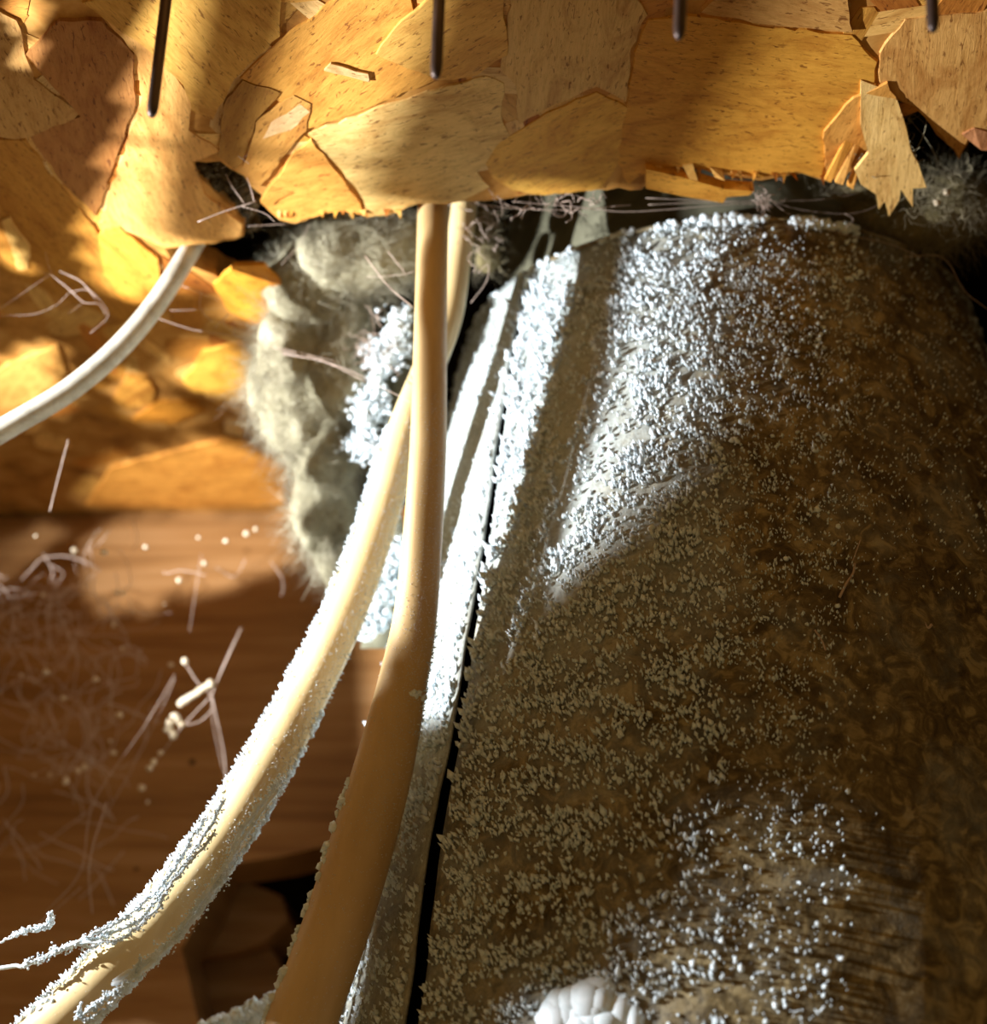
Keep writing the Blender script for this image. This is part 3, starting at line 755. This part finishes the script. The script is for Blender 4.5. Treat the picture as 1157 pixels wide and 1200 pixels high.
nail(178, 136, (.035, 0, .14), 'longest steel nail through the board, at the left, above the white cable')
nail(511, 91, (-.01, 0, .14), 'steel nail through the board directly above the tan cable')
nail(796, 45, (-.10, 0, .14), 'steel nail through the board over the upper middle of the duct')
nail(1094, 36, (-.14, 0, .12), 'steel nail through the board nearest the right-hand splinters')

# ---------------------------------------------------------------- cobwebs
def web(label, strands_, r=.00010, specks=(), name='cobweb', mat=M_WEB):
    root = empty(name, W(*strands_[0][0])); parts = []
    for s in strands_:
        pts = [tuple(W(*p)) for p in s]
        S = spline(pts, max(6, len(pts) * 4)) if len(pts) > 2 else [np.array(pts[0]) * (1 - u) + np.array(pts[1]) * u for u in np.linspace(0, 1, 6)]
        parts.append(tube_arrays(S, r * NP.uniform(.45, 1.1), k=4))
    v, t = join(parts); o = tris_mesh('silk', v, t, mat, root); tag(o, kind='stuff')
    if specks:
        P = np.array([W(a, b, d) for a, b, d, q in specks]); v, t = lumps(P, np.array([q for *_, q in specks]), ICO2, rough=.15)
        o = tris_mesh('caught_debris', v, t, M_EGG, root, True); tag(o, kind='stuff')
    tag(root, label, 'cobweb'); return root
def tangle(x0, y0, x1, y1, d0, d1, n, jit, seed, steps=5, ln=60):
    r = random.Random(seed); out = []
    for _ in range(n):
        x, y = r.uniform(x0, x1), r.uniform(y0, y1); a = r.uniform(0, 6.28); d = r.uniform(d0, d1); s = []
        for k in range(steps):
            s.append((x, y, d)); a += r.gauss(0, jit); l = r.uniform(.4, 1.2) * ln / steps; x += math.cos(a) * l; y += math.sin(a) * l; d += r.uniform(-.003, .003)
        out.append(s)
    return out
D = .43
web('fine branching cobweb below the nail at the left, over the white cable', [
    [(0, 362, D), (58, 322, D)], [(50, 268, D), (54, 300, D), (60, 322, D)], [(60, 322, D), (80, 338, D), (98, 354, D), (115, 356, D), (124, 368, D)], [(0, 370, D), (40, 368, D), (65, 358, D), (82, 342, D)],
    [(42, 316, D), (58, 322, D)], [(82, 342, D), (104, 340, D), (122, 358, D), (126, 372, D), (106, 390, D)], [(70, 318, D), (95, 330, D), (112, 350, D)], [(80, 368, D), (98, 354, D)],
    [(182, 372, D), (225, 386, D), (262, 392, D), (300, 400, D), (345, 412, D), (400, 425, D)], [(200, 330, D), (240, 345, D), (255, 352, D)], [(200, 364, D), (255, 362, D)], [(252, 384, D), (268, 368, D), (262, 378, D), (275, 392, D)],
    [(236, 340, D), (235, 362, D), (250, 378, D)], [(320, 408, D), (360, 416, D), (400, 432, D)], [(58, 600, D), (72, 545, D), (80, 515, D)]], .00010)
web('cobweb strands across the notch in the board', [[(232, 260, .40), (262, 248, .40), (300, 236, .40)], [(260, 192, .40), (270, 215, .40), (286, 238, .40)], [(282, 190, .40), (292, 215, .40), (298, 236, .40)], [(284, 242, .40), (310, 250, .40), (322, 260, .40)],
    [(240, 156, .39), (275, 180, .39), (292, 192, .39)], [(255, 200, .40), (290, 182, .39), (330, 170, .39)], [(290, 265, .42), (340, 262, .42)], [(330, 310, .43), (352, 285, .43), (362, 262, .43)]], .00013)
r9 = random.Random(31); sp = []
for (x, y, q) in [(87, 645, 1.3), (122, 647, 1.5), (137, 694, 1.4), (144, 695, 1.0), (133, 732, 1.2), (143, 760, 1.0), (54, 787, 1.3), (25, 791, .9), (50, 697, .8), (112, 796, 1.3), (74, 818, 1.1), (140, 838, 1.9), (129, 868, 1.1), (133, 882, 1.3), (77, 915, 1.9), (91, 903, 1.2), (99, 899, 1.3), (240, 660, 1.4), (210, 680, 1.2), (265, 634, 1.3), (289, 625, 1.5), (300, 620, 1.0), (171, 641, 1.2), (341, 645, .9), (200, 779, 1.1), (233, 630, .9), (166, 923, 1.4), (173, 940, .9), (42, 628, .6), (193, 708, .7), (113, 625, .7), (40, 908, .8), (58, 908, .8)]:
    sp.append((x, y, .50, q * .0008))
web('wide sagging cobweb with pale debris in front of the back board', tangle(-10, 660, 130, 900, .505, .52, 110, .5, 5, 6, 120) + tangle(0, 850, 140, 1060, .49, .51, 18, .3, 6, 5, 130) + tangle(60, 600, 320, 700, .49, .51, 9, .4, 8, 5, 70) +
    [[(55, 1068, .45), (95, 1020, .45), (110, 940, .46), (170, 850, .47), (205, 790, .48)], [(108, 1070, .45), (105, 1010, .45), (125, 940, .46)], [(0, 1105, .44), (40, 1085, .44), (60, 1070, .45), (95, 1040, .45)], [(230, 690, .5), (236, 650, .5), (222, 740, .5)]], .0002, sp)
sp = [(197 + a, 855 - b, .48, .0016) for a, b in ((0, 0), (2, 8), (6, -6), (12, 12), (16, 6), (8, 16))] + [(212 + 5 * k, 824 - 3.2 * k, .48, .0015) for k in range(8)] + [(188, 882, .48, .0012), (180, 893, .48, .0012), (175, 900, .48, .0015), (217, 775, .48, .0014)]
web('pale crumbs and a straw-like husk hanging in webbing above the cream cable', [[(282, 736, .48), (262, 780, .48), (248, 815, .48)]] * 3 + [[(284, 735, .48), (264, 778, .48), (246, 818, .48)], [(248, 815, .48), (250, 850, .48), (262, 905, .48)], [(248, 815, .48), (262, 880, .48), (265, 920, .48)],
    [(216, 775, .48), (232, 800, .48), (248, 815, .48)], [(248, 815, .48), (215, 850, .48), (180, 895, .48)], [(205, 795, .48), (190, 830, .48), (150, 910, .48), (120, 960, .48)], [(250, 830, .48), (235, 845, .48), (215, 850, .48)]], .00022, sp)
w = [[(550, 238, .41), (600, 244, .41), (660, 246, .41), (740, 240, .41)], [(600, 236, .41), (680, 243, .41), (740, 248, .41), (850, 240, .41), (900, 238, .41)], [(757, 232, .41), (850, 236, .41), (895, 236, .41)], [(760, 240, .41), (800, 238, .41), (880, 236, .41)],
     [(895, 226, .41), (920, 248, .41), (950, 262, .41), (990, 275, .41), (1040, 285, .41), (1080, 302, .41)], [(895, 232, .41), (940, 246, .41), (1000, 250, .41), (1040, 236, .41)], [(900, 236, .41), (960, 234, .41), (1010, 226, .41)], [(985, 272, .41), (1000, 258, .41), (990, 250, .41)],
     [(1060, 301, .41), (1105, 302, .41), (1130, 340, .41), (1157, 362, .41)]] + tangle(570, 232, 700, 246, .405, .41, 26, .9, 15, 5, 45) + tangle(885, 222, 915, 245, .405, .41, 26, 1.2, 16, 5, 30)
web('cobweb threads strung along the lower edge of the hole', w, .00013)
w = tangle(1010, 100, 1075, 140, .385, .392, 60, .6, 25, 5, 50) + tangle(1010, 130, 1070, 200, .39, .395, 110, 1.0, 26, 5, 30) + tangle(1060, 200, 1140, 260, .40, .41, 50, 1.0, 27, 5, 40) + [[(1060, 118, .38), (1110, 120, .38), (1157, 150, .38)], [(1050, 120, .385), (1075, 150, .39), (1090, 170, .39), (1115, 220, .40)], [(1082, 100, .38), (1085, 150, .385), (1060, 200, .39)], [(1040, 110, .385), (1090, 115, .385), (1100, 100, .385)]]
web('dense dusty cobweb over the peeled splinter at right', w, .00012, [(1110, 225, .405, .0012), (1098, 237, .405, .0011)], mat=M_INS2F)
web('loose web threads hanging between cables and insulation', [[(428, 300, .41), (455, 335, .405), (484, 360, .40)], [(455, 295, .41), (475, 320, .405)], [(430, 325, .41), (470, 322, .405), (486, 318, .40)], [(330, 412, .43), (400, 430, .42), (450, 455, .41), (482, 472, .40)],
    [(330, 415, .43), (380, 424, .42), (430, 448, .41)], [(552, 355, .42), (570, 330, .42), (572, 310, .42), (560, 320, .42)], [(540, 260, .43), (560, 280, .43), (575, 275, .43)]] + tangle(545, 240, 585, 300, .42, .43, 22, .8, 35, 5, 40) + tangle(420, 370, 450, 430, .43, .44, 30, .8, 36, 5, 40), .00013)

# ---------------------------------------------------------------- added shade casters beside the torch, out of frame, shaped to the wanted shade
def toward(P, t): return LAMP + (P - LAMP) * t
def near_cable(P0, D):
    D = D.normalized(); q = CB1C - np.array(P0); t = q @ np.array(D); dd = np.linalg.norm(q - t[:, None] * np.array(D), axis=1)
    return dd.min() < .0125
CB1C = f1[0][38:]
def graze(P0, D):
    D = D.normalized(); t = .12; best = 1e9; bp = None
    while t < .8:
        p = P0 + D * t; q = p - TOPC; sd = q.dot(AX)
        if sd > 0:
            g = (q - AX * sd).length - (R0 + RK * sd)
            if g < best: best = g; bp = p
            if g < 0: break
        t += .003
    return bp if best < .012 else None
def hit(P0, D):
    """where a ray from the torch lands: duct, ceiling or back board"""
    D = D.normalized(); t = .12
    while t < 1.2:
        p = P0 + D * t; q = p - TOPC; sdown = q.dot(AX)
        if sdown > 0 and (q - AX * sdown).length < R0 + RK * sdown: return 'duct', p
        if p.z > CEIL: return 'ceil', p
        if p.y > YB: return 'back', p
        t += .004
    return None, p
def inpoly(x, y, poly):
    c = False; j = len(poly) - 1
    for i in range(len(poly)):
        (ax, ay), (bx, by) = poly[i], poly[j]
        if (ay > y) != (by > y) and x < (bx - ax) * (y - ay) / (by - ay) + ax: c = not c
        j = i
    return c
def blocker_sheet(name, centre, dist, half, cell, shades, mat, label, low=False):
    """added blocker near the torch, its cells cut to the wanted shade outline"""
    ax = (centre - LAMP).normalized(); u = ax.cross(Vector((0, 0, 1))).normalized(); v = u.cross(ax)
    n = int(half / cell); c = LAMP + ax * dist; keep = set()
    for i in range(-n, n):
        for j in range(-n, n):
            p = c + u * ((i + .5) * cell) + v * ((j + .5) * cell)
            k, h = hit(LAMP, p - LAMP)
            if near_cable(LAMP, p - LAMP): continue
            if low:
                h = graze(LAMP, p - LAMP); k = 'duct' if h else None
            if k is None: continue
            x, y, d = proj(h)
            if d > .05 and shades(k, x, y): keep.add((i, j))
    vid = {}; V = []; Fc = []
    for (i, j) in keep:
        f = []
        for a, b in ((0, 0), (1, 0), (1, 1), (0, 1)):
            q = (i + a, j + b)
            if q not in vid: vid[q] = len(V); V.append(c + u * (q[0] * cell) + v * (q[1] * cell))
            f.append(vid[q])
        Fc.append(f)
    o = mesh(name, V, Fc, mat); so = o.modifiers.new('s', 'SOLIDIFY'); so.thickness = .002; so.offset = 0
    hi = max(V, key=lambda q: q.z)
    v, t = tube_arrays([(hi.x, hi.y, hi.z - .004), (hi.x, hi.y, (hi.z + CEIL) / 2), (hi.x, hi.y, CEIL + .003)], .0006, k=6); tris_mesh('blocker_hanger', v, t, M_NAIL, o)  # added hanger that holds up the blocker
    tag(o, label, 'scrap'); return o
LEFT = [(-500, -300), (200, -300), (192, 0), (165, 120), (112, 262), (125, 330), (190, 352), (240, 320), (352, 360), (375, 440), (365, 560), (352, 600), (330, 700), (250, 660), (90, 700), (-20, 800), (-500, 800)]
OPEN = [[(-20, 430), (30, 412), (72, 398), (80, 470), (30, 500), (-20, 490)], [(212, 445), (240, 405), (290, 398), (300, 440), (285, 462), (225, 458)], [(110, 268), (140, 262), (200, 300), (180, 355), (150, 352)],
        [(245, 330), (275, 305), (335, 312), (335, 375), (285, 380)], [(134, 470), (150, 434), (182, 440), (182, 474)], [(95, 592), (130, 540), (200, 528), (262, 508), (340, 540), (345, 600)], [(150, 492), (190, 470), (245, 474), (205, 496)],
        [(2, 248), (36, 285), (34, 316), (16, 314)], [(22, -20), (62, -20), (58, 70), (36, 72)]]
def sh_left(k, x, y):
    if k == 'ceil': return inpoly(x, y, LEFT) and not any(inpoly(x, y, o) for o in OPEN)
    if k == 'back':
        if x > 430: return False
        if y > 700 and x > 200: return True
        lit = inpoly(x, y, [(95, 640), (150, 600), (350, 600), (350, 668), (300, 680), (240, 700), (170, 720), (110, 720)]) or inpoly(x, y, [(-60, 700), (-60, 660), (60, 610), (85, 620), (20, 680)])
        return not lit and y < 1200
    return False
blocker_sheet('shade_blocker', onceil(150, 420), .10, .13, .0014, sh_left, M_BLACK, 'added black blocker sheet left of the frame, holed to shape the shade')
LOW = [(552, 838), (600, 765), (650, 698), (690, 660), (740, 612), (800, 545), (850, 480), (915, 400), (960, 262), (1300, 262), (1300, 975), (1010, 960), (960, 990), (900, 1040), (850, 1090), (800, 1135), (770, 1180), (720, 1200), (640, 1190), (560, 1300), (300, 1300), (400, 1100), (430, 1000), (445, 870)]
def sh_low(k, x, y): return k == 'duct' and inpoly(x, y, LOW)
blocker_sheet('shade_blocker', ray_duct(760, 850), .085, .10, .0014, sh_low, M_BLACK, 'added black blocker sheet left of the frame, shading the lower duct', True)
def loose(targets, t, r, label, nm='shade_tube'):  # added tube laid along torch rays to cast a band of shade
    if not isinstance(r, float): r = np.array([a[0] for a in spline([(q, 0.) for q in r], 50)])
    pts = [tuple(toward(P, t)) for P in targets]
    v0, t0 = tube_arrays(spline([(pts[0][0], pts[0][1], CEIL + .002), (pts[0][0], pts[0][1], CEIL - .02), pts[0]], 12), r if isinstance(r, float) else r[0], k=10)
    v, tt = join([tube_arrays(spline(pts, 50), r, k=10), (v0, t0)]); root = empty(nm, pts[0])
    tris_mesh('sheath', v, tt, M_CREAM, root, True); tag(root, label, 'cable', 'added shade tubes beside the torch')
loose([onceil(850, -140), onceil(800, 0), onceil(745, 110), onceil(700, 218)], .33, .0034, 'added tube casting a shade band, outside the left edge, thickest of four')
loose([onceil(660, -120), onceil(620, 10), onceil(585, 90), onceil(540, 165), onceil(500, 236)], .33, .0030, 'added tube casting a shade band, outside the left edge, second thickest of four')
loose([onceil(320, -100), onceil(300, 0), onceil(272, 110), onceil(250, 200), onceil(236, 285)], .33, .0024, 'added tube casting a shade band, outside the left edge, leftmost of four')

loose([onceil(680, -120), onceil(640, 10), onceil(590, 110), onceil(535, 225), W(522, 330, .397), W(521, 400, .388), W(520, 500, .377), W(515, 620, .3665), W(508, 720, .358), W(497, 790, .352)], .54, .0015, 'added tube casting a shade band, outside the left edge, thinnest of four')
